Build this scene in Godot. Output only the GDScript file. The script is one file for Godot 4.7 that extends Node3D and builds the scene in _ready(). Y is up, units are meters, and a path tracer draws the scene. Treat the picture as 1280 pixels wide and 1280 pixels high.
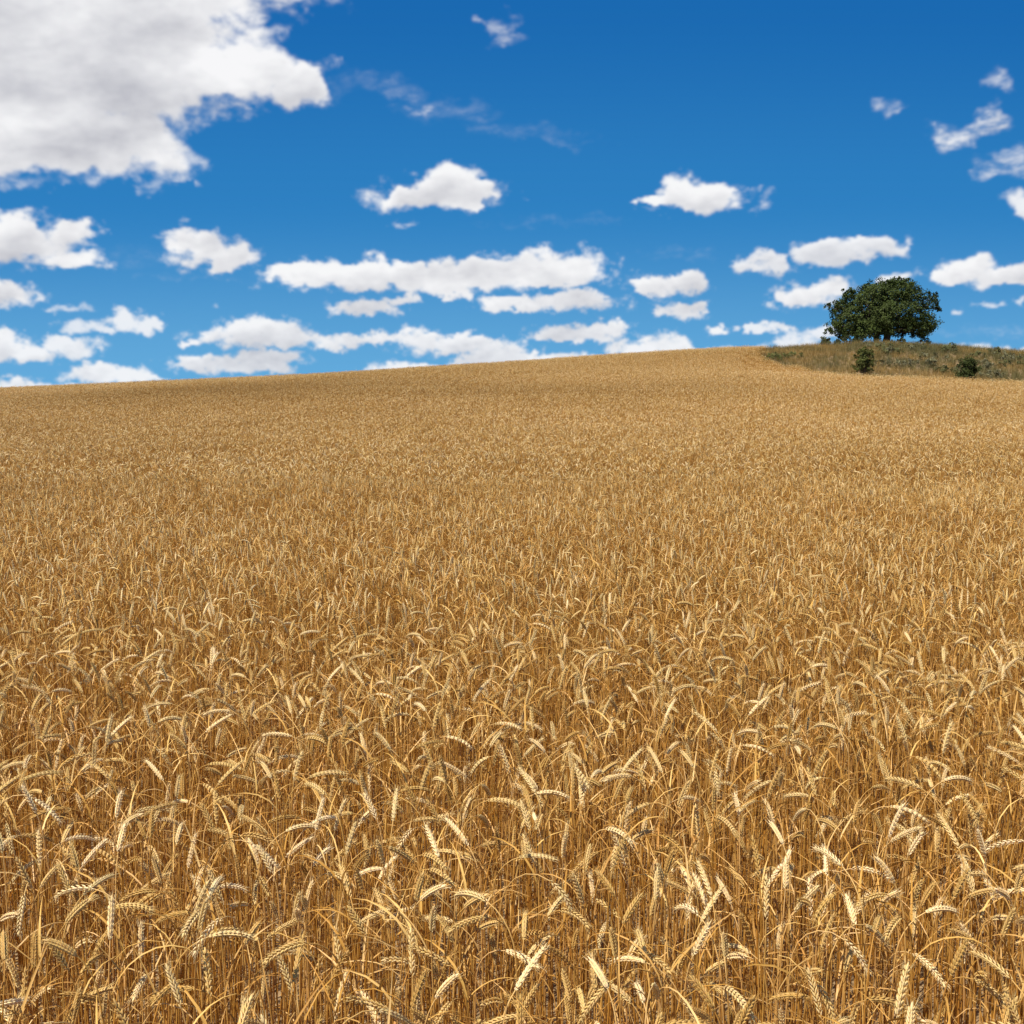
extends Node3D
# A ripe wheat field rising to a low crest, with a broad evergreen tree and scrub on a grassy knoll beyond it.

var rng := RandomNumberGenerator.new()
var patch_noise := FastNoiseLite.new()
var fine_noise := FastNoiseLite.new()
const EYE := 1.6


# ---------------------------------------------------------------- mesh collector
class Buf:
	var v := PackedVector3Array()
	var n := PackedVector3Array()
	var c := PackedColorArray()
	var i := PackedInt32Array()

	func tri(a: int, b: int, d: int) -> void:
		i.append(a); i.append(d); i.append(b)

	func tube(pts: Array, radii: Array, cols: Array, sides: int) -> void:
		var first := v.size()
		var m := pts.size()
		var side := Vector3.ZERO
		for k in m:
			var p: Vector3 = pts[k]
			var a: Vector3 = pts[maxi(k - 1, 0)]
			var b: Vector3 = pts[mini(k + 1, m - 1)]
			var t := (b - a).normalized()
			if k == 0:
				side = t.cross(Vector3(0.31, 0.17, 0.93)).normalized()
			else:
				side = (side - t * side.dot(t)).normalized()
			var up := t.cross(side)
			for s in sides:
				var ang := TAU * s / sides
				var d := side * cos(ang) + up * sin(ang)
				v.append(p + d * radii[k]); n.append(d); c.append(cols[k])
		for k in m - 1:
			for s in sides:
				var q := first + k * sides + s
				var r := first + k * sides + (s + 1) % sides
				tri(q, r, q + sides); tri(r, r + sides, q + sides)

	# a pointed husk: base at p, along axis, wide across side and thick across the third direction
	func husk(p: Vector3, axis: Vector3, side: Vector3, length: float, w: float, th: float, col: Color, tip: Color, rings: int, sides: int) -> void:
		var third := axis.cross(side).normalized()
		var first := v.size()
		for k in rings + 1:
			var t := float(k) / rings
			var r := sqrt(maxf(0.0, sin(PI * pow(t, 0.72)))) * (1.0 - 0.35 * t)
			if k == 0: r = 0.25
			if k == rings: r = 0.04
			var cc := col.lerp(tip, smoothstep(0.55, 1.0, t))
			for s in sides:
				var ang := TAU * s / sides
				var d := side * cos(ang) * w * 0.5 + third * sin(ang) * th * 0.5
				v.append(p + axis * (length * t) + d * r)
				n.append((side * cos(ang) / w + third * sin(ang) / th).normalized().lerp(axis, clampf(t - 0.45, 0.0, 0.5)).normalized())
				c.append(cc)
		for k in rings:
			for s in sides:
				var q := first + k * sides + s
				var r2 := first + k * sides + (s + 1) % sides
				tri(q, r2, q + sides); tri(r2, r2 + sides, q + sides)

	# a folded strip along pts
	func ribbon(pts: Array, sides_dir: Array, widths: Array, cols: Array, fold: float) -> void:
		var first := v.size()
		var m := pts.size()
		for k in m:
			var p: Vector3 = pts[k]
			var t: Vector3 = (pts[mini(k + 1, m - 1)] - pts[maxi(k - 1, 0)]).normalized()
			var s: Vector3 = sides_dir[k]
			var up := t.cross(s).normalized()
			var w: float = widths[k]
			v.append(p - s * w * 0.5 + up * w * fold); v.append(p); v.append(p + s * w * 0.5 + up * w * fold)
			n.append((up + s * fold).normalized()); n.append(up); n.append((up - s * fold).normalized())
			for q in 3: c.append(cols[k])
		for k in m - 1:
			for s in 2:
				var q := first + k * 3 + s
				tri(q, q + 3, q + 1); tri(q + 1, q + 3, q + 4)

	# a leaf: a pointed diamond folded along its midrib
	func leaf(p: Vector3, dir: Vector3, side: Vector3, length: float, w: float, col: Color) -> void:
		var f := v.size()
		var up := dir.cross(side).normalized()
		v.append(p); v.append(p + dir * length * 0.5 - side * w * 0.5 + up * w * 0.18); v.append(p + dir * length); v.append(p + dir * length * 0.5 + side * w * 0.5 + up * w * 0.18)
		n.append(up); n.append((up + side * 0.35).normalized()); n.append(up); n.append((up - side * 0.35).normalized())
		for q in 4: c.append(col)
		tri(f, f + 1, f + 2); tri(f, f + 2, f + 3)

	func mesh(m: Material) -> ArrayMesh:
		var a := []
		a.resize(Mesh.ARRAY_MAX)
		a[Mesh.ARRAY_VERTEX] = v; a[Mesh.ARRAY_NORMAL] = n; a[Mesh.ARRAY_COLOR] = c; a[Mesh.ARRAY_INDEX] = i
		var r := ArrayMesh.new()
		r.add_surface_from_arrays(Mesh.PRIMITIVE_TRIANGLES, a)
		r.surface_set_material(0, m)
		return r


# ---------------------------------------------------------------- land
# by bearing (tangent of the angle from straight ahead): how steeply the slope rises, and how high the knoll stands on it
const SLOPE_T := [-0.95, -0.495, -0.34, -0.185, -0.062, 0.0, 0.081, 0.162, 0.239, 0.355, 0.494, 0.95]
const SLOPE_M := [0.025, 0.0488, 0.0601, 0.0714, 0.0801, 0.0839, 0.0865, 0.0885, 0.0881, 0.0803, 0.0711, 0.04]
const RIDGE_T := [-0.2, 0.0, 0.081, 0.162, 0.216, 0.239, 0.277, 0.323, 0.354, 0.416, 0.462, 0.493, 0.7, 0.95]
const RIDGE_H := [0.0, 0.6, 1.06, 1.42, 1.72, 2.14, 2.43, 2.85, 3.04, 2.97, 2.8, 2.7, 1.6, 0.0]


func along(ts: Array, vs: Array, t: float) -> float:
	if t <= ts[0]: return vs[0]
	for k in range(1, ts.size()):
		if t < ts[k]:
			return lerpf(vs[k - 1], vs[k], (t - ts[k - 1]) / (ts[k] - ts[k - 1]))
	return vs[-1]


func land(x: float, z: float) -> float:
	var d := maxf(-z, 0.0)
	var rise := 0.0      # a gentle fall near by, then the slope up to a rounded crest
	if d > 80.0: rise = 44.5
	elif d > 56.0: rise = 32.5 + (d - 56.0) - (d - 56.0) * (d - 56.0) / 48.0
	elif d > 36.0: rise = d - 23.5
	elif d > 11.0: rise = (d - 11.0) * (d - 11.0) / 50.0
	var h := -0.008 * minf(d, 56.0)
	if d > 56.0:
		var q := minf(d - 56.0, 37.0)
		h -= 0.008 * q + 0.042 * q * q / 74.0
	if d > 93.0: h -= 0.05 * minf(d - 93.0, 87.0)
	if d > 180.0: h -= 0.05 * 140.0 * (1.0 - exp(-(d - 180.0) / 140.0))
	if rise > 0.0: h += along(SLOPE_T, SLOPE_M, x / d) * rise
	var b := smoothstep(56.0, 83.0, d) * (1.0 - smoothstep(86.0, 140.0, d))
	if b > 0.0: h += b * along(RIDGE_T, RIDGE_H, x / d)
	h += 0.05 * patch_noise.get_noise_2d(x * 2.0, z * 2.0) * smoothstep(2.0, 8.0, d)
	return h


func is_wheat(x: float, z: float) -> bool:
	var d := -z
	var t := x / maxf(d, 1.0)
	var w := fine_noise.get_noise_2d(x * 3.0, z * 3.0)
	return not (d > 57.0 + w * 1.5 + 9.0 * smoothstep(0.34, 0.23, t) and t > 0.236 + w * 0.02)


# ---------------------------------------------------------------- wheat
const EAR_COL := Color(0.76, 0.57, 0.245)
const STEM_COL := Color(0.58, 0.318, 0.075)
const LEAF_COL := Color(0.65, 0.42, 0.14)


# the line of a stalk: [stem points, ear points]
func stalk_line(posture: int, top: float, ear_len: float, stem_steps: int, ear_steps: int) -> Array:
	var lean := deg_to_rad(rng.randf_range(0.0, 7.0))
	var a := deg_to_rad([rng.randf_range(6, 22), rng.randf_range(28, 58), rng.randf_range(58, 88), rng.randf_range(95, 128)][posture])
	var b := a + deg_to_rad([rng.randf_range(4, 18), rng.randf_range(12, 40), rng.randf_range(30, 55), rng.randf_range(15, 45)][posture])
	var az := rng.randf_range(0, TAU)
	var wob := rng.randf_range(-0.012, 0.012)
	var length := top
	var bend: float = [0.06, 0.08, 0.11, 0.14][posture]
	var stem := []
	var ear := []
	for attempt in 3:
		stem = []; ear = []
		var p := Vector2.ZERO
		var high := 0.0
		var low := length - bend
		var straight := stem_steps - 6
		for k in straight:
			var t := float(k) / straight
			stem.append(p)
			p += Vector2(sin(lean * t), cos(lean * t)) * low / straight
		for k in 6:
			var t := pow((k + 0.5) / 6.0, 1.3)
			stem.append(p)
			var th := lerpf(lean, a, t)
			p += Vector2(sin(th), cos(th)) * bend / 6.0
			high = maxf(high, p.y)
		stem.append(p)
		for k in ear_steps + 1:
			ear.append(p)
			var th := lerpf(a, b, float(k) / ear_steps)
			p += Vector2(sin(th), cos(th)) * ear_len / ear_steps
			high = maxf(high, p.y)
		length += top - high
	var rot := Basis(Vector3.UP, az)
	var s3 := []
	var e3 := []
	for q in stem: s3.append(rot * Vector3(q.x, q.y, wob * sin(q.y * 9.0)))
	for q in ear: e3.append(rot * Vector3(q.x, q.y, wob * sin(stem[-1].y * 9.0)))
	return [s3, e3]


func shade_of(col: Color, spread: float) -> Color:
	var k := 1.0 + rng.randf_range(-spread, spread)
	return Color(col.r * k, col.g * k * (1.0 + rng.randf_range(-0.03, 0.03)), col.b * k * (1.0 + rng.randf_range(-0.1, 0.1)))


func add_stem(b: Buf, pts: Array, sides: int) -> void:
	var radii := []
	var cols := []
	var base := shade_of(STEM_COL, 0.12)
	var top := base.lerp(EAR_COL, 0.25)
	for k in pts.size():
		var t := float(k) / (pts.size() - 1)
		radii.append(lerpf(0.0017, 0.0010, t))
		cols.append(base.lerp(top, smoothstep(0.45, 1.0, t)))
	b.tube(pts, radii, cols, sides)


func add_ear(b: Buf, pts: Array, detail: int) -> void:
	var m := pts.size()
	var t0: Vector3 = (pts[1] - pts[0]).normalized()
	var side := t0.cross(Vector3(rng.randf_range(-1, 1), rng.randf_range(-1, 1), rng.randf_range(-1, 1))).normalized()
	var col := EAR_COL
	if detail == 0:
		var radii := []
		var cols := []
		for k in m:
			var u := float(k) / (m - 1)
			radii.append(0.0057 * sqrt(maxf(0.02, sin(PI * clampf(0.1 + u * 0.88, 0, 1)))) * (1.16 if k % 2 == 0 else 0.8))
			cols.append(shade_of(col, 0.1))
		b.tube(pts, radii, cols, 4)
		return
	for k in m - 1:
		var p: Vector3 = pts[k]
		var t: Vector3 = (pts[k + 1] - pts[k]).normalized()
		side = (side - t * side.dot(t)).normalized()
		var u := float(k) / (m - 2)
		var size := 0.62 + 0.5 * sin(PI * clampf(0.12 + u * 0.8, 0.0, 1.0))
		if k == 0: size *= 0.75
		var s := side * (1.0 if k % 2 == 0 else -1.0)
		var across := t.cross(s).normalized()
		if detail == 1:
			var ax := (t + s * 0.42).normalized()
			b.husk(p, ax, across, 0.0096 * size, 0.0067 * size, 0.0044 * size, shade_of(col, 0.12), shade_of(col, 0.12) * Color(0.92, 0.85, 0.75), 3, 4)
		else:
			for f in [-1, 1, 0]:
				var ax: Vector3 = (t + s * (0.30 if f != 0 else 0.46) + across * 0.30 * f).normalized()
				var o: Vector3 = p + s * 0.0008 + across * 0.0012 * f
				b.husk(o, ax, across, (0.0088 if f != 0 else 0.0098) * size, 0.0038 * size, 0.0033 * size, shade_of(col, 0.1), shade_of(col, 0.1) * Color(0.88, 0.78, 0.62), 4, 5)
				if rng.randf() < 0.55 or k > m - 5:   # the short awn at the tip of a husk
					var q: Vector3 = o + ax * 0.0108 * size
					var l := rng.randf_range(0.003, 0.006) * (2.0 if k > m - 5 else 1.0)
					b.tube([q, q + (ax + t * 0.5).normalized() * l], [0.0004, 0.00012], [col, col], 3)
	if detail == 2:
		var e: Vector3 = (pts[m - 1] - pts[m - 2]).normalized()
		b.husk(pts[m - 2], e, side, 0.011, 0.005, 0.004, shade_of(col, 0.1), col * Color(0.9, 0.8, 0.65), 4, 5)


func add_leaf(b: Buf, pts: Array, at: float, steps: int) -> void:
	var k := clampi(int(at * (pts.size() - 1)), 1, pts.size() - 2)
	var p: Vector3 = pts[k]
	var az := rng.randf_range(0, TAU)
	var out := Vector3(cos(az), 0, sin(az))
	var th := rng.randf_range(0.15, 0.9)
	var curl := rng.randf_range(0.4, 2.6)
	var length := rng.randf_range(0.09, 0.2)
	var twist := rng.randf_range(-2.5, 2.5)
	var w := lerpf(0.002, 0.0052, pow(rng.randf(), 2.0))
	var col := shade_of(LEAF_COL, 0.18)
	var line := []
	var sd := []
	var ws := []
	var cs := []
	var q := p
	var across := Vector3.UP.cross(out)
	for s in steps + 1:
		var u := float(s) / steps
		var ang := th + curl * u
		var d := out * sin(ang) + Vector3.UP * cos(ang)
		line.append(q)
		sd.append(across.rotated(d.normalized(), twist * u))
		ws.append(w * (1.0 - 0.9 * u * u))
		cs.append(col.lerp(col * Color(0.85, 0.75, 0.62), u))
		q += d * length / steps
	b.ribbon(line, sd, ws, cs, 0.4)


func pick_posture() -> int:
	var r := rng.randf()
	return 0 if r < 0.44 else 1 if r < 0.76 else 2 if r < 0.94 else 3


# ---------------------------------------------------------------- helpers for things
var used := {}


func numbered(called: String) -> String:
	used[called] = used.get(called, 0) + 1
	return called if used[called] == 1 else "%s_%03d" % [called, used[called] - 1]


func tag(o: Node, label: String, category: String, group := "", kind := "") -> void:
	if label: o.set_meta("label", label)
	if category: o.set_meta("category", category)
	if group: o.set_meta("group", group)
	if kind: o.set_meta("kind", kind)


func thing(called: String, at: Vector3, label: String, category: String, group := "") -> Node3D:
	var o := Node3D.new()
	o.name = numbered(called)
	o.position = at
	add_child(o)
	tag(o, label, category, group)
	return o


func part(called: String, m: Mesh, parent: Node, mat: Material = null) -> MeshInstance3D:
	var o := MeshInstance3D.new()
	o.name = called
	o.mesh = m
	if mat: o.material_override = mat
	parent.add_child(o, true)
	return o


func copies(called: String, m: Mesh, where: Array, tints: PackedColorArray, parent: Node) -> void:
	if where.is_empty():
		return
	var mm := MultiMesh.new()
	mm.transform_format = MultiMesh.TRANSFORM_3D
	mm.use_colors = true
	mm.mesh = m
	mm.instance_count = where.size()
	for k in where.size():
		var tr: Transform3D = where[k]
		mm.set_instance_transform(k, tr)
		mm.set_instance_color(k, tints[k])
	var o := MultiMeshInstance3D.new()
	o.name = called
	o.multimesh = mm
	o.set_meta("kind", "stuff")
	parent.add_child(o, true)


func straw_material(tint: Color) -> StandardMaterial3D:
	var m := StandardMaterial3D.new()
	m.resource_name = "straw"
	m.vertex_color_use_as_albedo = true
	m.albedo_color = tint.linear_to_srgb()
	m.roughness = 0.5
	m.metallic_specular = 0.3
	m.backlight_enabled = true
	m.backlight = Color(0.6, 0.55, 0.45)
	return m


# ---------------------------------------------------------------- sky
# Each cloud: opacity, softness of its edge, then puffs of four numbers: tangent of the bearing and of the height above the horizon, and half the width and height, all in thousandths.
const CLOUDS := [
	[1.0, 0.5, [-432.0, 337.6, 141.5, 77.6, -435.6, 265.7, 142.7, 57.5, -317.5, 312.6, 89.6, 49.9, -247.0, 296.0, 63.6, 24.4, -358.3, 229.4, 60.3, 30.6, -437.3, 233.0, 82.9, 26.2, -326.7, 365.9, 96.5, 28.2, -524.0, 294.6, 112.3, 85.5, -194.8, 288.9, 22.5, 15.8]],
	[0.75, 0.9, [-245.0, 364.5, 66.8, 15.5, -196.7, 365.9, 44.5, 8.5]],
	[1, 0.5, [-464.6, 143.8, 59.4, 22.3, -414.6, 155.7, 24.3, 8.9, -415.9, 127.4, 30.5, 8.2, -479.0, 159.4, 34.2, 14.8, -510.5, 140.9, 38.1, 20.8]],
	[1, 0.5, [-482.5, 95.9, 32.2, 10.5, -505.2, 99.7, 30.6, 10.5]],
	[1, 0.5, [-286.7, 134.9, 38.1, 16.4, -306.1, 146.8, 19.8, 10.4, -267.0, 129.7, 18.3, 11.2]],
	[0.5, 1, [-310.8, 164.6, 9.9, 5.9, -329.4, 153.5, 6.8, 4.5, -102.6, 163.9, 10.6, 4.4, -279.8, 86.9, 4.6, 3.0, -9.1, 194.2, 10.6, 8.1]],
	[1, 0.45, [-72.0, 189.0, 56.8, 13.2, -58.3, 203.0, 28.7, 13.2, -97.0, 190.5, 28.8, 8.1, -30.3, 189.8, 19.7, 9.6]],
	[1, 0.4, [-68.8, 112.4, 149.1, 12.7, 30.5, 122.9, 59.6, 16.4, -160.5, 113.9, 65.0, 14.2, -207.8, 117.7, 29.0, 8.2, 49.7, 114.7, 39.7, 12.7, -61.2, 100.4, 26.0, 6.8, -30.5, 122.2, 45.8, 9.0, -122.2, 122.2, 38.2, 9.0]],
	[1, 0.45, [39.9, 89.1, 59.8, 9.0, 62.8, 94.4, 30.6, 6.8, -3.8, 87.6, 30.7, 6.8]],
	[1, 0.5, [-139.6, 83.8, 36.8, 7.5, -107.3, 92.1, 18.4, 4.5]],
	[1, 0.45, [-246.1, 57.3, 60.0, 11.4, -242.0, 66.4, 36.9, 9.1, -309.5, 50.5, 13.1, 3.8, -211.6, 54.3, 24.6, 9.1]],
	[1, 0.5, [-270.0, 30.7, 55.5, 9.9, -235.1, 38.3, 34.7, 7.6, -304.7, 31.4, 21.6, 6.1, -227.7, 26.1, 20.1, 4.6]],
	[1, 0.5, [-165.5, 51.3, 26.2, 7.6, -130.8, 55.8, 29.2, 6.1]],
	[1, 0.5, [-61.6, 49.0, 47.7, 10.6, -92.3, 56.6, 16.9, 9.9, -42.3, 54.3, 19.2, 6.8]],
	[1, 0.5, [-13.9, 42.9, 32.4, 10.7, 15.4, 34.5, 65.6, 6.9, 50.1, 36.0, 37.0, 6.1, -30.8, 33.7, 30.8, 6.9]],
	[1, 0.5, [65.4, 60.4, 44.6, 8.3, 93.8, 65.7, 20.0, 6.8, 40.0, 57.3, 24.6, 5.3]],
	[1, 0.5, [114.0, 43.7, 27.7, 9.1, 147.8, 49.7, 24.6, 10.6, 165.6, 42.9, 15.4, 6.1, 134.9, 36.8, 30.8, 5.3]],
	[1, 0.45, [175.9, 183.9, 47.0, 11.1, 162.8, 193.4, 21.2, 11.8, 194.7, 189.8, 22.7, 11.0, 138.7, 184.6, 16.7, 6.6]],
	[0.28, 1.1, [230.9, 195.7, 3.8, 2.9, 248.5, 190.5, 9.1, 5.2, 132.8, 176.5, 7.6, 3.7]],
	[1, 0.5, [153.0, 104.9, 38.3, 10.5, 169.7, 111.7, 18.3, 7.5, 133.9, 105.7, 19.9, 6.8]],
	[1, 0.5, [159.6, 81.6, 24.5, 8.3, 182.5, 86.1, 9.2, 5.3]],
	[0.95, 0.55, [236.7, 122.9, 25.2, 9.7, 238.7, 134.1, 13.7, 6.7, 257.9, 128.9, 9.9, 6.7]],
	[0.95, 0.5, [321.6, 138.6, 53.3, 9.7, 297.4, 134.1, 29.0, 10.4, 351.9, 143.8, 24.4, 6.7]],
	[1, 0.5, [283.4, 95.2, 33.7, 11.3, 308.4, 103.4, 19.9, 8.3, 264.3, 92.9, 16.9, 7.5]],
	[1, 0.45, [444.8, 114.7, 50.4, 9.7, 436.6, 125.2, 22.9, 9.0, 485.3, 113.9, 30.6, 9.0, 416.6, 112.4, 21.4, 6.7]],
	[0.85, 0.86, [418.1, 241.0, 34.6, 11.6, 437.9, 249.8, 22.6, 11.6, 453.2, 260.7, 12.0, 10.1]],
	[0.6, 0.95, [452.4, 289.6, 19.5, 9.4, 360.3, 271.5, 15.0, 6.5, 385.4, 246.9, 6.0, 4.4]],
	[0.55, 0.95, [466.8, 217.7, 25.7, 10.2, 490.7, 222.1, 22.6, 11.7, 447.3, 213.3, 10.6, 5.9]],
	[0.9, 0.6, [492.8, 183.9, 25.8, 11.8, 489.7, 172.0, 18.2, 7.4]],
	[1, 0.5, [197.6, 62.7, 11.5, 5.3]],
	[0.9, 0.6, [247.4, 65.7, 30.7, 4.5, 230.6, 64.9, 15.4, 3.8]],
	[0.9, 0.7, [280.8, 55.8, 27.7, 9.1, 299.8, 61.9, 15.4, 6.1, 265.6, 49.0, 23.1, 5.3]],
	[1, 0.5, [-481.5, 44.4, 32.4, 12.2, -458.6, 39.1, 19.3, 6.9, -488.4, 58.1, 15.4, 7.6, -512.1, 46.7, 30.8, 15.2]],
	[0.95, 0.55, [-423.6, 45.2, 27.7, 12.2, -434.9, 52.0, 13.9, 7.6]],
	[0.8, 0.7, [-408.8, 66.4, 26.1, 6.1, -388.1, 64.2, 12.3, 3.8]],
	[0.9, 0.65, [-362.6, 68.7, 24.6, 10.6, -374.6, 76.3, 10.7, 8.3, -347.4, 65.7, 10.8, 7.6]],
	[0.6, 0.8, [-423.3, 83.8, 26.1, 3.8]],
	[1, 0.5, [-390.1, 20.0, 44.8, 9.9, -401.4, 26.9, 20.1, 6.9, -359.3, 17.7, 23.2, 6.1]],
	[1, 0.5, [-481.0, 10.8, 21.7, 6.9, -464.3, 4.6, 31.0, 9.2, -410.0, 6.2, 46.4, 6.1]],
	[0.7, 1, [-13.4, 341.8, 11.9, 9.9, 0.0, 326.9, 14.9, 10.7, -26.0, 351.8, 7.4, 7.1]],
	[1, 0.5, [-108.0, 27.6, 30.9, 5.3, -61.8, 26.1, 30.9, 4.6]],
	[0.9, 0.6, [192.6, 42.9, 46.2, 4.6, 246.7, 39.1, 46.2, 6.1]],
	[1, 0.5, [431.5, 42.9, 53.9, 5.3, 477.8, 41.4, 38.5, 4.6]],
	[0.7, 0.7, [457.6, 87.6, 14.6, 3.8, 425.7, 81.6, 6.1, 3.8, 486.6, 91.4, 6.1, 3.8]],
	[0.15, 1.2, [472.8, 61.9, 46.1, 7.6, 415.2, 61.1, 23.1, 3.8]],
	[0.2, 1.3, [-127.4, 287.4, 52.4, 11.5, -60.1, 265.7, 52.6, 12.3, 0.0, 247.6, 60.2, 10.2, 37.7, 236.7, 37.7, 5.8, -82.6, 269.4, 16.5, 7.2]],
	[0.5, 1.2, [-84.1, 267.9, 16.5, 6.5]],
	[0.08, 1.3, [45.6, 166.1, 68.4, 5.9, 160.1, 134.9, 38.1, 4.5, -152.8, 118.4, 45.8, 7.5, -358.4, 134.9, 30.5, 13.4, -336.3, 114.7, 22.9, 5.2, -294.3, 112.4, 45.9, 3.7]],
	[0.1, 1.2, [-112.5, 280.2, 45.0, 5.0]],
	[0.5, 1, [-457.6, 205.9, 30.3, 7.3, -340.8, 194.2, 10.6, 5.9, -281.1, 261.4, 9.0, 7.2, -255.4, 265.7, 15.0, 4.3, -295.0, 203.7, 9.1, 3.7]],
	[0.9, 0.6, [359.4, 109.4, 15.3, 6.8, 366.9, 113.2, 9.2, 4.5]],
]


func air(e: float) -> Color:
	# linear colour of clear air by the tangent of the height above the horizon
	var u := clampf(e / 0.38, 0.0, 1.0)
	var low := Color(0.13, 0.41, 0.72)
	var mid := Color(0.030, 0.225, 0.55)
	var high := Color(0.011, 0.142, 0.44)
	return low.lerp(mid, smoothstep(0.0, 0.5, u) * 0.999).lerp(high, smoothstep(0.38, 1.0, u)) if u < 1.0 else high


func make_sky() -> ImageTexture:
	var soft := FastNoiseLite.new()
	soft.seed = 5; soft.fractal_octaves = 5; soft.frequency = 0.02; soft.fractal_gain = 0.55
	var warp := FastNoiseLite.new()
	warp.seed = 9; warp.fractal_octaves = 4; warp.frequency = 0.02
	var fine := FastNoiseLite.new()
	fine.seed = 13; fine.fractal_octaves = 4; fine.frequency = 0.07; fine.fractal_gain = 0.6
	# the whole dome at half size: the same broken cumulus carried on round the horizon and overhead
	var W := 2048
	var H := 1024
	var dome := Image.create(W, H, false, Image.FORMAT_RGB8)
	var cover := FastNoiseLite.new()
	cover.seed = 31; cover.fractal_octaves = 5; cover.frequency = 0.9; cover.fractal_gain = 0.5
	var below := Color(0.30, 0.19, 0.075).linear_to_srgb()
	dome.fill(below)
	for y in H / 2:
		var el := (0.5 - (y + 0.5) / H) * PI
		var base := air(tan(minf(el, 1.4)))
		var sy := maxf(sin(el), 0.045)
		for x in W:
			var az := ((x + 0.5) / W - 0.5) * TAU
			var px := sin(az) * cos(el) / sy
			var pz := -cos(az) * cos(el) / sy
			var k := cover.get_noise_2d(px * 0.8 + 40.0, pz * 0.8) - 0.10
			var col := base
			if k > 0.0:
				var c := Color(0.83, 0.84, 0.87).lerp(Color(0.62, 0.63, 0.68), smoothstep(0.12, 0.4, k))
				col = base.lerp(c, smoothstep(0.0, 0.16, k) * 0.97)
			dome.set_pixel(x, y, col.linear_to_srgb())
	dome.resize(W * 2, H * 2, Image.INTERPOLATE_CUBIC)
	W *= 2; H *= 2
	# the part of the sky the photograph shows, cloud by cloud
	var x0 := int(W * (0.5 - 36.0 / 360.0))
	var x1 := int(W * (0.5 + 36.0 / 360.0))
	var y0 := int(H * (0.5 - 27.0 / 180.0))
	var y1 := int(H / 2)
	var w := x1 - x0
	var h := y1 - y0
	var dens := PackedFloat32Array()
	var opac := PackedFloat32Array()
	dens.resize(w * h); opac.resize(w * h)
	for cl in CLOUDS:
		var op: float = cl[0]
		var so: float = cl[1]
		var q: Array = cl[2]
		var lo := Vector2(1e9, 1e9)
		var hi := Vector2(-1e9, -1e9)
		for k in range(0, q.size(), 4):
			lo = lo.min(Vector2(q[k] - q[k + 2] * 1.5 - 14, q[k + 1] - q[k + 3] * 1.5 - 14))
			hi = hi.max(Vector2(q[k] + q[k + 2] * 1.5 + 14, q[k + 1] + q[k + 3] * 1.5 + 14))
		var k2 := clampf((lo.y + hi.y) * 0.5 / 190.0, 0.4, 1.25)   # far clouds, low down, have finer lumps
		var ax := clampi(int((atan(lo.x / 1000.0) / TAU + 0.5) * W) - x0, 0, w)
		var bx := clampi(int((atan(hi.x / 1000.0) / TAU + 0.5) * W) + 1 - x0, 0, w)
		var ay := clampi(int((0.5 - atan(hi.y / 1000.0) / PI) * H) - 1 - y0, 0, h)
		var by := clampi(int((0.5 - atan(lo.y / 1000.0 * 0.8) / PI) * H) + 2 - y0, 0, h)
		for y in range(ay, by):
			var el := (0.5 - (y + y0 + 0.5) / H) * PI
			for x in range(ax, bx):
				var az := ((x + x0 + 0.5) / W - 0.5) * TAU
				var T := tan(az) * 1000.0
				var E := tan(el) / cos(az) * 1000.0
				var nx := T / k2
				var ny := E / k2 * 1.35
				var wx := T + warp.get_noise_2d(nx, ny) * 20.0 * k2
				var wy := E + warp.get_noise_2d(nx + 500.0, ny + 70.0) * 14.0 * k2
				var F := 0.0
				for k in range(0, q.size(), 4):
					var dx: float = (wx - q[k]) / (q[k + 2] * 1.12)
					var dy: float = wy - q[k + 1]
					dy /= q[k + 3] * (1.18 if dy > 0.0 else 0.95)
					var r := dx * dx + dy * dy
					if r < 1.6:
						var f := (1.0 - r) if r < 1.0 else (1.0 - r) * 0.35
						F = maxf(F, 0.0) + maxf(f, 0.0) if F > 0.0 or f > 0.0 else maxf(F if F < 0.0 else -1.0, f)
				if F == 0.0: F = -1.0
				F = minf(F, 1.6)
				F += (soft.get_noise_2d(nx, ny) * 0.55 + fine.get_noise_2d(nx, ny) * 0.22) * (0.75 + 0.6 * so)
				var a := smoothstep(-0.10, 0.62 + 0.8 * so * so, F) * op
				if so > 0.85:   # thin wisps are drawn out in threads
					a *= clampf(0.6 + 1.1 * fine.get_noise_2d(nx * 0.6 + ny * 0.4, ny * 1.3 - nx * 0.3), 0.2, 1.0)
				var at := y * w + x
				if a > 0.0:
					opac[at] = 1.0 - (1.0 - opac[at]) * (1.0 - a)
					dens[at] = maxf(dens[at], F * op)
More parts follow.
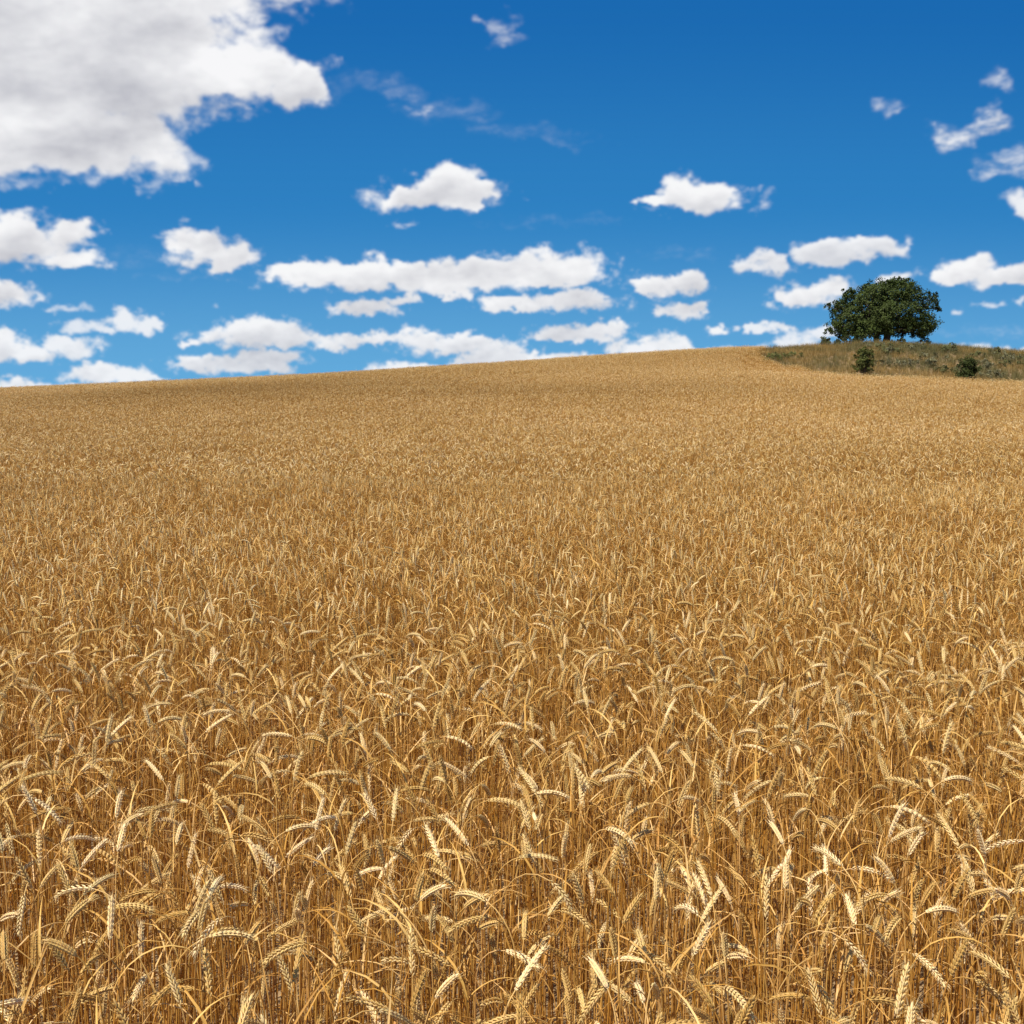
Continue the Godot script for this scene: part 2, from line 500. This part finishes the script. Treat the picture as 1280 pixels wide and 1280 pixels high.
	for y in h:
		var el := (0.5 - (y + y0 + 0.5) / H) * PI
		for x in w:
			var at := y * w + x
			var az := ((x + x0 + 0.5) / W - 0.5) * TAU
			var E := tan(el) / cos(az)
			var col := air(E)
			var a := opac[at]
			if a > 0.0:
				var d := dens[at]
				var over := 0.0
				for k in [2, 4, 7, 11, 16]:
					if y >= k: over += dens[at - k * w]
				var left := dens[at - 5] if x > 5 else 0.0
				var T := tan(az) * 1000.0
				var lit := exp(-0.2 * over) * 0.70 + 0.36 + clampf((d - left) * 0.12, -0.08, 0.08)
				lit += soft.get_noise_2d(T * 0.22 + 900.0, E * 620.0) * 0.8 + fine.get_noise_2d(T * 0.5, E * 800.0) * 0.12
				var c := Color(0.54, 0.545, 0.59).lerp(Color(0.95, 0.95, 0.96), clampf(lit, 0.0, 1.0))
				col = col.lerp(c, a * lerpf(0.90, 0.985, smoothstep(0.0, 0.12, E)))
			# blend to the dome at the rim of this part
			var rim := minf(minf(x, w - 1 - x) / 60.0, y / 40.0)
			if rim < 1.0:
				col = dome.get_pixel(x + x0, y + y0).srgb_to_linear().lerp(col, smoothstep(0.0, 1.0, rim))
			dome.set_pixel(x + x0, y + y0, col.linear_to_srgb())
	# Godot looks along -z at the left rim of a panorama
	var turned := Image.create(W, H, false, Image.FORMAT_RGB8)
	turned.blit_rect(dome, Rect2i(W / 2, 0, W / 2, H), Vector2i.ZERO)
	turned.blit_rect(dome, Rect2i(0, 0, W / 2, H), Vector2i(W / 2, 0))
	return ImageTexture.create_from_image(turned)


# ---------------------------------------------------------------- trees and shrubs
func foliage_material(gloss: float) -> StandardMaterial3D:
	var m := StandardMaterial3D.new()
	m.resource_name = "leaves"
	m.vertex_color_use_as_albedo = true
	m.roughness = gloss
	m.metallic_specular = 0.22
	m.backlight_enabled = true
	m.backlight = Color(0.35, 0.42, 0.2)
	return m


func bark_material() -> StandardMaterial3D:
	var m := StandardMaterial3D.new()
	m.resource_name = "bark"
	var nz := NoiseTexture2D.new()
	var f := FastNoiseLite.new()
	f.seed = 4; f.frequency = 0.03; f.fractal_octaves = 4
	nz.noise = f; nz.width = 256; nz.height = 256; nz.seamless = true
	var g := Gradient.new()
	g.set_color(0, Color(0.055, 0.042, 0.032).linear_to_srgb()); g.set_color(1, Color(0.17, 0.135, 0.10).linear_to_srgb())
	nz.color_ramp = g
	m.albedo_texture = nz
	m.uv1_triplanar = true
	m.uv1_scale = Vector3(1.2, 0.4, 1.2)
	m.roughness = 0.9
	return m


# leaves spread through one lump of a crown, gathered in sprays
func add_lump(b: Buf, at: Vector3, r: float, count: int, size: float, col: Color, middle: Vector3) -> void:
	var sprays := maxi(5, int(count / 42.0))
	for s in sprays:
		var d := Vector3(rng.randfn(), rng.randfn() * 0.9, rng.randfn()).normalized()
		var c := at + d * r * pow(rng.randf(), 0.3) * rng.randf_range(0.75, 1.22)
		var sc := shade_of(col, 0.28)
		var sr := r * rng.randf_range(0.11, 0.22)
		for k in count / sprays:
			var p := c + Vector3(rng.randfn(), rng.randfn() * 0.75, rng.randfn()) * sr
			var out := (p - middle).normalized() + Vector3(rng.randfn(), rng.randfn() + 0.35, rng.randfn()) * 0.6
			var dir := Vector3(rng.randfn(), rng.randfn() * 0.6, rng.randfn()).cross(out).normalized()
			var l := size * rng.randf_range(0.7, 1.35)
			b.leaf(p, dir, out.cross(dir).normalized(), l, l * 0.62, shade_of(sc, 0.12))


func limb(b: Buf, a: Vector3, z: Vector3, r0: float, r1: float, sag: float, sides := 6) -> void:
	var pts := []
	var rad := []
	var cols := []
	var off := Vector3(rng.randf_range(-1, 1), rng.randf_range(-0.4, 0.4), rng.randf_range(-1, 1)) * a.distance_to(z) * 0.09
	for k in 8:
		var u := k / 7.0
		var p := a.lerp(z, u) + Vector3.UP * sag * sin(PI * u) + off * sin(PI * u * 1.7)
		pts.append(p); rad.append(lerpf(r0, r1, pow(u, 0.8))); cols.append(Color.WHITE)
	b.tube(pts, rad, cols, sides)


# crown lumps of the big tree: x across, y up, radius, metres from the foot of the trunk; the first is the share of olive leaves
const LUMPS := [
	[0, 1.15, 4.75, 1.15], [0, -0.1, 4.75, 1.1], [0, -1.45, 4.4, 1.05], [0, -2.5, 3.75, 0.95], [0, -3.85, 3.55, 0.38], [0.5, -3.1, 2.95, 0.9],
	[1, -3.75, 1.85, 0.7], [1, -4.35, 1.4, 0.5], [1, -2.4, 2.0, 1.2], [1, -1.05, 2.7, 1.3], [0.5, -0.1, 3.3, 1.15], [0, 1.65, 3.6, 1.3],
	[0, 2.85, 4.35, 0.95], [0, 3.7, 3.65, 0.85], [0, 4.6, 3.2, 0.45], [0, 3.35, 2.35, 1.1], [0, 4.0, 1.7, 0.8], [0, 2.6, 1.95, 0.95],
	[0, 1.3, 2.25, 1.05], [0.6, -0.05, 1.95, 0.9], [1, -1.1, 1.6, 0.75], [1, -2.1, 1.45, 0.6], [0, 3.5, 1.35, 0.55], [0, 2.3, 5.2, 0.75],
	[0, -1.05, 5.1, 0.6], [0, -2.55, 4.65, 0.4], [0, 4.35, 4.3, 0.4], [0, 0.55, 5.35, 0.7], [0, 1.5, 5.45, 0.55], [1, -3.3, 1.15, 0.5],
]


func big_tree(at: Vector3, leaf: Material, bark: Material) -> void:
	var t := thing("evergreen_oak_tree", at, "broad round dark green tree on top of the grassy knoll", "tree")
	var wood := Buf.new()
	limb(wood, Vector3(0.55, -0.3, 0), Vector3(0.75, 1.7, 0.1), 0.34, 0.24, 0.0, 9)
	limb(wood, Vector3(0.3, -0.3, 0.15), Vector3(-0.7, 1.6, 0.3), 0.27, 0.17, 0.1, 8)
	limb(wood, Vector3(-1.5, -0.3, 0.2), Vector3(-1.9, 1.2, 0.3), 0.16, 0.1, 0.0, 7)
	part("trunk", wood.mesh(bark), t, bark)
	var limbs := Buf.new()
	var crown := Buf.new()
	var middle := Vector3(0, 1.6, 0)
	for l in LUMPS:
		var u := 1.0 - pow(l[1] / 5.0, 2) - pow((l[2] - 2.6) / 3.4, 2)
		var deep := 3.3 * sqrt(maxf(u, 0.0))
		var zs := [0.35, -0.45] if deep > 1.2 else [rng.randf_range(-0.4, 0.4)]
		if deep > 2.2: zs = [0.75, -0.05, -0.8]
		if l[0] > 0.4: zs = zs.map(func(v): return v * 0.8 + 0.25)
		for zz in zs:
			var p := Vector3(l[1] * 0.975 + rng.randf_range(-0.2, 0.2), l[2] * 0.975 + 0.1 - absf(zz) * deep * 0.2, zz * deep)
			var r: float = l[3] * 0.975
			add_lump(crown, p, r * 0.82, int(900 * r * r) + 90, 0.14, Color(0.055, 0.075, 0.02), middle)
			limb(limbs, Vector3(0.75, 1.5, 0.1) if l[1] > -0.2 else Vector3(-0.7, 1.4, 0.3), p, 0.1 if r > 0.6 else 0.06, 0.02, -0.1 if l[2] < 2 else 0.2, 5)
	part("limb", limbs.mesh(bark), t, bark)
	part("crown", crown.mesh(leaf), t)


func shrub(called: String, at: Vector3, w: float, h: float, col: Color, size: float, lumps: int, leaf: Material, bark: Material, label: String, group := "") -> void:
	var t := thing(called, at, label, "shrub", group)
	var leaves := Buf.new()
	var wood := Buf.new()
	for k in lumps:
		var y := h * (0.22 + 0.62 * (k + 0.5) / lumps)
		var wide := w * 0.5 * sqrt(maxf(0.1, 1.0 - pow((y / h - 0.45) / 0.62, 2)))
		var r := minf(w, h) * rng.randf_range(0.2, 0.3)
		var a := rng.randf_range(0, TAU)
		var p := Vector3(cos(a), 0, sin(a)) * maxf(0.0, wide - r * 0.6) * sqrt(rng.randf()) + Vector3(0, y, 0)
		add_lump(leaves, p, r, int(420 * r * r / (size * size) * 0.03) + 40, size, col, Vector3(0, h * 0.3, 0))
		limb(wood, Vector3(rng.randf_range(-0.06, 0.06), -0.1, rng.randf_range(-0.06, 0.06)), p, 0.022 * h, 0.008, 0.0, 4)
	part("stem", wood.mesh(bark), t, bark)
	part("foliage", leaves.mesh(leaf), t)


func ready_ground() -> void:
	var xs := PackedFloat32Array()
	var zs := PackedFloat32Array()
	var a := -3000.0
	for v in [-3000, -2200, -1500, -1000, -700, -480, -340, -250, -190, -150, -120, -100, -88]: xs.append(v)
	for k in range(-80, 101): xs.append(k)
	for v in [108, 120, 140, 170, 210, 270, 350, 480, 700, 1000, 1500, 2200, 3000]: xs.append(v)
	for v in [400, 250, 150, 90, 60, 40, 30]: zs.append(v)
	for k in range(24, -191, -1): zs.append(k)
	for v in [196, 205,  220, 260, 320, 400, 520, 700, 950, 1300, 1800, 2400, 3000]: zs.append(-v)
	var b := Buf.new()
	for z in zs:
		for x in xs:
			b.v.append(Vector3(x, land(x, z), z))
			var e := 0.3
			b.n.append(Vector3(land(x - e, z) - land(x + e, z), 2 * e, land(x, z - e) - land(x, z + e)).normalized())
			b.c.append(Color.WHITE)
	var w := xs.size()
	for j in zs.size() - 1:
		for k in w - 1:
			var q := j * w + k
			b.tri(q, q + 1, q + w); b.tri(q + 1, q + w + 1, q + w)
	var m := StandardMaterial3D.new()
	m.resource_name = "dry soil"
	var f := FastNoiseLite.new()
	f.seed = 21; f.frequency = 0.02; f.fractal_octaves = 5
	var nz := NoiseTexture2D.new()
	nz.noise = f; nz.width = 512; nz.height = 512; nz.seamless = true
	var g := Gradient.new()
	g.set_color(0, Color(0.2, 0.128, 0.062).linear_to_srgb()); g.set_color(1, Color(0.36, 0.255, 0.13).linear_to_srgb())
	nz.color_ramp = g
	m.albedo_texture = nz
	m.uv1_triplanar = true; m.uv1_world_triplanar = true
	m.uv1_scale = Vector3(0.7, 0.7, 0.7)
	m.roughness = 0.95
	var o := part("ground", b.mesh(m), self)
	tag(o, "dry brown soil of the rolling field and knoll", "ground", "", "structure")


const TONES := [[Color(1.22, 1.29, 1.6), "pale cream"], [Color(1.05, 1.07, 1.16), "light straw"], [Color(0.96, 0.90, 0.80), "golden"], [Color(0.80, 0.68, 0.50), "amber brown"]]


func pick_tone() -> int:
	var r := rng.randf()
	return 0 if r < 0.2 else 1 if r < 0.45 else 2 if r < 0.75 else 3


# copies of a mesh in the four tones of ripening
func toned(b: Buf, m: Material) -> Array:
	var r := []
	for t in TONES:
		var q := Buf.new()
		q.v = b.v; q.n = b.n; q.i = b.i
		q.c = b.c.duplicate()
		var k: Color = t[0]
		for s in q.c.size(): q.c[s] = q.c[s] * k
		r.append(q.mesh(m))
	return r


func stalk_height() -> float:
	return 0.83 - 0.2 * pow(rng.randf(), 1.6)


# a square of the stand: eared stalks from one list of meshes, earless straws from another
func square(stalks: Array, straws: Array, size: float, ears: float, bare: float, m: Material) -> ArrayMesh:
	var st := SurfaceTool.new()
	st.begin(Mesh.PRIMITIVE_TRIANGLES)
	for list in [[stalks, ears], [straws, bare]]:
		var n := int(size * sqrt(list[1]))
		for a in n:
			for b in n:
				var p := Vector3((a + rng.randf_range(-0.1, 1.1)) / n - 0.5, 0, (b + rng.randf_range(-0.1, 1.1)) / n - 0.5) * size
				var wide := rng.randf_range(0.92, 1.1)
				var grow := rng.randf_range(0.93, 1.04)
				var v: Array = list[0][rng.randi() % list[0].size()]
				st.append_from(v[pick_tone()], 0, Transform3D(Basis(Vector3.UP, rng.randf_range(0, TAU)).scaled(Vector3(wide, grow, wide)), p))
	var r := st.commit()
	r.surface_set_material(0, m)
	return r


func lay_squares(called: String, kinds: Array, size: float, from: float, to: float, spare: float, crop: Node) -> void:
	var at := []
	var tints := []
	for k in kinds.size(): at.append([]); tints.append(PackedColorArray())
	var last := Vector2i(-1, -1)
	var d := from + size * 0.5
	while d < to:
		var n := int(ceil((d * 0.54 + spare) / size))
		for c in range(-n, n + 1):
			var px := c * size
			var pz := -d
			if not is_wheat(px, pz): continue
			if d > 80.0 and px / d < -0.15: continue   # beyond the crest
			var kind := rng.randi() % kinds.size()
			var e := 0.4
			var up := Vector3(land(px - e, pz) - land(px + e, pz), 2 * e, land(px, pz - e) - land(px, pz + e)).normalized()
			var lay := Basis(Quaternion(Vector3.UP, up)) * Basis(Vector3.UP, PI / 2 * (rng.randi() % 4))
			var grow := 1.0 + 0.06 * patch_noise.get_noise_2d(px * 1.5 + 90.0, pz * 1.5) + rng.randf_range(-0.02, 0.02)
			if d > 54.0: grow *= 1.0 - 0.45 * smoothstep(0.212, 0.24, px / d)   # thinner and shorter towards the grass
			at[kind].append(Transform3D(lay * Basis.from_scale(Vector3(1, grow, 1)), Vector3(px, land(px, pz) - 0.015, pz)))
			tints[kind].append(stand_tint(px, pz))
		d += size
	for k in kinds.size(): copies(called, kinds[k], at[k], tints[k], crop)


# broad patches of the crop ripened browner or paler
func stand_tint(x: float, z: float) -> Color:
	var p := patch_noise.get_noise_2d(x * 0.7, z * 0.7)
	var q := patch_noise.get_noise_2d(x * 0.2 + 300.0, z * 0.2)
	var r := clampf(p * 0.45 + q * 0.95, -1.0, 1.0)
	# a browner, thinner strip below the crest
	var brown := exp(-pow((x + 13.0) / 9.0, 2) - pow((z + 50.0) / 6.0, 2)) + 0.5 * exp(-pow((x - 2.0) / 12.0, 2) - pow((z + 42.0) / 4.0, 2))
	var c := Color(1, 1, 1).lerp(Color(1.14, 1.17, 1.26), r) if r > 0.0 else Color(1, 1, 1).lerp(Color(0.82, 0.76, 0.66), -r)
	return c.lerp(Color(0.62, 0.56, 0.47), 0.75 * brown)


func ready_wheat() -> void:
	var straw := straw_material(Color(1, 1, 1))
	var near := []
	var near_parts := []      # stem, ear, leaf, second leaf or null, posture
	for k in 30:
		var posture := pick_posture() if k > 7 else k % 4
		var line := stalk_line(posture, stalk_height(), rng.randf_range(0.042, 0.078), 15, rng.randi_range(14, 20))
		var parts := [Buf.new(), Buf.new(), Buf.new(), Buf.new()]
		var whole := Buf.new()
		var state := rng.state
		for pass_ in 2:
			rng.state = state
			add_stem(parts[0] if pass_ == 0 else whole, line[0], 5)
			add_ear(parts[1] if pass_ == 0 else whole, line[1], 2)
			for q in rng.randi_range(1, 2):
				add_leaf(parts[2 + q] if pass_ == 0 else whole, line[0], rng.randf_range(0.3, 0.8), 8)
		near.append(toned(whole, straw))
		near_parts.append([parts[0].mesh(straw), parts[1].mesh(straw), parts[2].mesh(straw), parts[3].mesh(straw) if parts[3].v.size() else null, posture])
	var middle := []
	for k in 26:
		var line := stalk_line(pick_posture(), stalk_height(), rng.randf_range(0.045, 0.076), 11, 16)
		var b := Buf.new()
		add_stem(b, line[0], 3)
		add_ear(b, line[1], 1)
		for q in rng.randi_range(1, 2): add_leaf(b, line[0], rng.randf_range(0.4, 0.85), 5)
		middle.append(toned(b, straw))
	var straws := []     # earless straws and loose leaves low in the stand
	for k in 14:
		var b := Buf.new()
		var line := stalk_line(0, rng.randf_range(0.45, 0.77), 0.05, 9, 4)
		var tilt := Basis(Vector3(rng.randf_range(-1, 1), 0, rng.randf_range(-1, 1)).normalized(), pow(rng.randf(), 3.0) * 0.5)
		if k >= 11:   # fallen straw lying on the soil
			tilt = Basis(Vector3(1, 0, 0), rng.randf_range(1.38, 1.5))
		var pts: Array = line[0].map(func(p): return tilt * p + Vector3(0, 0.012, 0))
		add_stem(b, pts, 4)
		for q in 2: add_leaf(b, pts, rng.randf_range(0.3, 0.95), 5)
		straws.append(toned(b, straw))
	var distant := []
	for k in 24:
		var line := stalk_line(pick_posture(), stalk_height(), rng.randf_range(0.056, 0.08), 8, 6)
		var b := Buf.new()
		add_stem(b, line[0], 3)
		add_ear(b, line[1], 0)
		add_leaf(b, line[0], rng.randf_range(0.5, 0.9), 3)
		distant.append(toned(b, straw))
	var far_straws := []
	for k in 6:
		var line := stalk_line(0, rng.randf_range(0.5, 0.74), 0.05, 7, 2)
		var b := Buf.new()
		add_stem(b, line[0], 3)
		add_leaf(b, line[0], rng.randf_range(0.5, 0.95), 3)
		far_straws.append(toned(b, straw))

	# the front of the stand, stalk by stalk: the first 300 in view are things of their own
	var singles := []
	var rest := []
	var rest_tint := []
	for k in near.size(): rest.append([]); rest_tint.append(PackedColorArray())
	var step := 0.059
	var front := 2.1
	var d := 0.6
	while d < front:
		var half := d * 0.54 + 1.3
		var x := -half
		while x < half:
			var px := x + rng.randf_range(-0.55, 0.55) * step
			var pz := -d + rng.randf_range(-0.55, 0.55) * step
			x += step
			var grow := rng.randf_range(0.93, 1.05)
			var wide := rng.randf_range(0.92, 1.1)
			var kind := rng.randi() % near.size()
			var tone := pick_tone()
			var tr := Transform3D(Basis(Vector3.UP, rng.randf_range(0, TAU)).scaled(Vector3(wide, grow, wide)), Vector3(px, land(px, pz) - 0.015, pz))
			if absf(px) < -pz * 0.5 + 0.02 and -pz > 1.24:
				singles.append([Vector2(px, pz).length(), kind, tr, tone])
			else:
				rest[kind].append(tr); rest_tint[kind].append(TONES[tone][0])
		d += step
	singles.sort_custom(func(p, q): return p[0] < q[0])
	var mats := []
	for t in TONES: mats.append(straw_material(t[0]))
	var pose := ["held upright", "leaning aslant", "arched over", "hanging from hooked neck"]
	for k in singles.size():
		var s: Array = singles[k]
		if k >= 300:
			rest[s[1]].append(s[2]); rest_tint[s[1]].append(TONES[s[3]][0])
			continue
		var kind: Array = near_parts[s[1]]
		var tall: float = s[2].basis.y.length()
		var t := thing("wheat_stalk", Vector3.ZERO, "%s wheat stalk at the field's front edge, %s ear %s" % ["tall" if tall > 1.015 else "short" if tall < 0.965 else "middling", TONES[s[3]][1], pose[kind[4]]], "wheat", "wheat stalks along the front edge of the field")
		t.transform = s[2]
		part("stem", kind[0], t, mats[s[3]])
		part("ear", kind[1], t, mats[s[3]])
		part("leaf", kind[2], t, mats[s[3]])
		if kind[3]: part("leaf", kind[3], t, mats[s[3]])
	var crop := thing("wheat_crop", Vector3.ZERO, "dense ripe golden wheat covering the rest of the field up to its crest", "wheat")
	crop.set_meta("kind", "stuff")
	for k in near.size(): copies("stalks", near[k][1], rest[k], rest_tint[k], crop)
	# the rest of the stand in squares, coarser with distance
	var bare := []
	for k in 4: bare.append(square([], straws, 0.5, 0.0, 470.0, straw))
	lay_squares("straws", bare, 0.5, 0.5, front - 0.1, 1.3, crop)
	var a := []
	for k in 7: a.append(square(near, straws, 0.5, 300.0, 470.0, straw))
	lay_squares("stalks", a, 0.5, front, 4.0, 1.5, crop)
	var b := []
	for k in 6: b.append(square(middle, straws, 0.8, 265.0, 380.0, straw))
	lay_squares("stalks", b, 0.8, 4.0, 12.0, 2.0, crop)
	var c := []
	for k in 8: c.append(square(distant, far_straws, 1.0, 130.0, 270.0, straw))
	lay_squares("stalks", c, 1.0, 12.0, 92.0, 3.0, crop)


func ready_knoll() -> void:
	var leaf := foliage_material(0.55)
	var dull := foliage_material(0.7)
	var bark := bark_material()
	var place := func(t: float, d: float) -> Vector3: return Vector3(t * d, land(t * d, -d), -d)
	big_tree(place.call(0.3525, 84.0), leaf, bark)
	shrub("shrub", place.call(0.3393, 61.2), 1.25, 1.82, Color(0.10, 0.11, 0.032), 0.09, 28, dull, bark, "olive green bush at the wheat's edge below the tree")
	shrub("shrub", place.call(0.439, 59.8), 1.28, 1.60, Color(0.058, 0.072, 0.022), 0.085, 26, dull, bark, "dark green bush by itself at the wheat's edge")
	shrub("shrub", place.call(0.398, 81.9), 1.21, 0.85, Color(0.05, 0.068, 0.03), 0.09, 10, dull, bark, "small dark bush under the edge of the tree's crown")
	shrub("shrub", place.call(0.306, 78.3), 2.42, 0.85, Color(0.09, 0.095, 0.04), 0.09, 14, dull, bark, "low olive thicket at the foot of the tree")
	shrub("shrub", place.call(0.333, 80.4), 2.85, 0.85, Color(0.05, 0.06, 0.024), 0.09, 18, dull, bark, "wide dark thicket in front of the tree's trunk")
	shrub("shrub", place.call(0.371, 80.4), 2.14, 0.64, Color(0.06, 0.068, 0.03), 0.09, 14, dull, bark, "dark low bush between the trunk and the small bush")
	var spots := [[0.25, 67, 1.7, 0.6], [0.262, 68, 1.8, 0.6], [0.272, 69, 1.5, 0.5]]
	for k in 42:
		spots.append([rng.randf_range(0.34, 0.51), rng.randf_range(61.0, 76.0), rng.randf_range(0.9, 2.1), rng.randf_range(0.35, 0.68)])
	for s in spots:
		if s[1] < 61.5 + 4.0 * smoothstep(0.42, 0.34, s[0]) and s[0] > 0.3: continue
		var grey := rng.randf() < 0.6
		var c := Color(0.19, 0.18, 0.10) if grey else Color(0.13, 0.135, 0.055)
		if s[0] < 0.3:
			c = Color(0.135, 0.14, 0.045); grey = false
		shrub("scrub_plant", place.call(s[0], s[1]), s[2], s[3], c, 0.07, 10, dull, bark, "%s %s scrub plant in the dry grass of the knoll" % ["wide low" if s[2] > 1.6 else "small" if s[2] < 1.2 else "rounded", "grey" if grey else "green"], "scrub plants on the knoll")
	# dry grass over the knoll
	var blade := straw_material(Color(1, 1, 1))
	var kinds := []
	for k in 6:
		var b := Buf.new()
		for q in 34:
			var a := rng.randf_range(0, TAU)
			var out := Vector3(cos(a), 0, sin(a))
			var p := out * rng.randf_range(0.0, 0.2)
			var h := rng.randf_range(0.25, 0.55)
			var th := rng.randf_range(0.05, 0.4)
			var cu := rng.randf_range(0.1, 0.9)
			var pts := []; var sd := []; var ws := []; var cs := []
			var col := shade_of(Color(0.36, 0.265, 0.10), 0.25)
			for s in 5:
				var ang := th + cu * s / 4.0
				pts.append(p); sd.append(Vector3.UP.cross(out)); ws.append(0.009 * (1.05 - s / 4.0)); cs.append(col)
				p += (out * sin(ang) + Vector3.UP * cos(ang)) * h / 4.0
			b.ribbon(pts, sd, ws, cs, 0.2)
		kinds.append(b.mesh(blade))
	var at := []
	var tints := []
	for k in kinds.size(): at.append([]); tints.append(PackedColorArray())
	var d := 55.0
	while d < 112.0:
		var x := d * 0.2
		while x < d * 0.62 + 2.0:
			var px := x + rng.randf_range(-0.25, 0.25)
			var pz := -d + rng.randf_range(-0.25, 0.25)
			x += 0.34
			if is_wheat(px, pz): continue
			var t := px / d
			var green := clampf(fine_noise.get_noise_2d(px * 1.6, pz * 1.6) * 1.6 + 0.3 + 0.15 * smoothstep(63.0, 68.0, d) + 0.45 * smoothstep(0.33, 0.4, t) * smoothstep(59.0, 64.0, d) - 0.4 * smoothstep(77.0, 82.0, d) , 0.0, 1.0)
			var c := Color(1.0, 0.92, 0.8).lerp(Color(0.44, 0.55, 0.56), green)
			var k := rng.randi() % kinds.size()
			at[k].append(Transform3D(Basis(Vector3.UP, rng.randf_range(0, TAU)).scaled(Vector3.ONE * rng.randf_range(0.7, 1.25)), Vector3(px, land(px, pz) - 0.01, pz)))
			tints[k].append(c * rng.randf_range(0.8, 1.1))
		d += 0.34
	var grass := thing("dry_grass", Vector3.ZERO, "dry tan and grey green grass covering the knoll around the tree", "grass")
	grass.set_meta("kind", "stuff")
	for k in kinds.size(): copies("tufts", kinds[k], at[k], tints[k], grass)


func _ready() -> void:
	rng.seed = 20240611
	patch_noise.seed = 3; patch_noise.frequency = 0.16; patch_noise.fractal_octaves = 3
	fine_noise.seed = 8; fine_noise.frequency = 0.12; fine_noise.fractal_octaves = 3
	# camera
	var cam := Camera3D.new()
	cam.name = "camera"
	cam.fov = 53.0
	cam.near = 0.05
	cam.far = 6000.0
	cam.position = Vector3(0, EYE, 0)
	cam.rotation_degrees = Vector3(-6.4, 0, 0)
	add_child(cam)
	# sky, exposure
	var env := Environment.new()
	env.background_mode = Environment.BG_SKY
	var sky := Sky.new()
	var pano := PanoramaSkyMaterial.new()
	pano.panorama = make_sky()
	pano.energy_multiplier = 0.787
	sky.sky_material = pano
	env.sky = sky
	env.tonemap_mode = Environment.TONE_MAPPER_LINEAR
	env.tonemap_exposure = 1.27
	env.sdfgi_enabled = true; env.ssao_enabled = true; env.ssil_enabled = true
	var we := WorldEnvironment.new()
	we.name = "world"
	we.environment = env
	add_child(we)
	# sun: high summer sun, from the left and a little behind
	var sun := DirectionalLight3D.new()
	sun.name = "sun"
	sun.light_energy = 1.6
	sun.light_color = Color(1.0, 0.965, 0.91)
	sun.light_angular_distance = 0.5
	sun.shadow_enabled = true
	sun.rotation_degrees = Vector3(-61, -49, 0)
	add_child(sun)
	ready_ground()
	ready_wheat()
	ready_knoll()
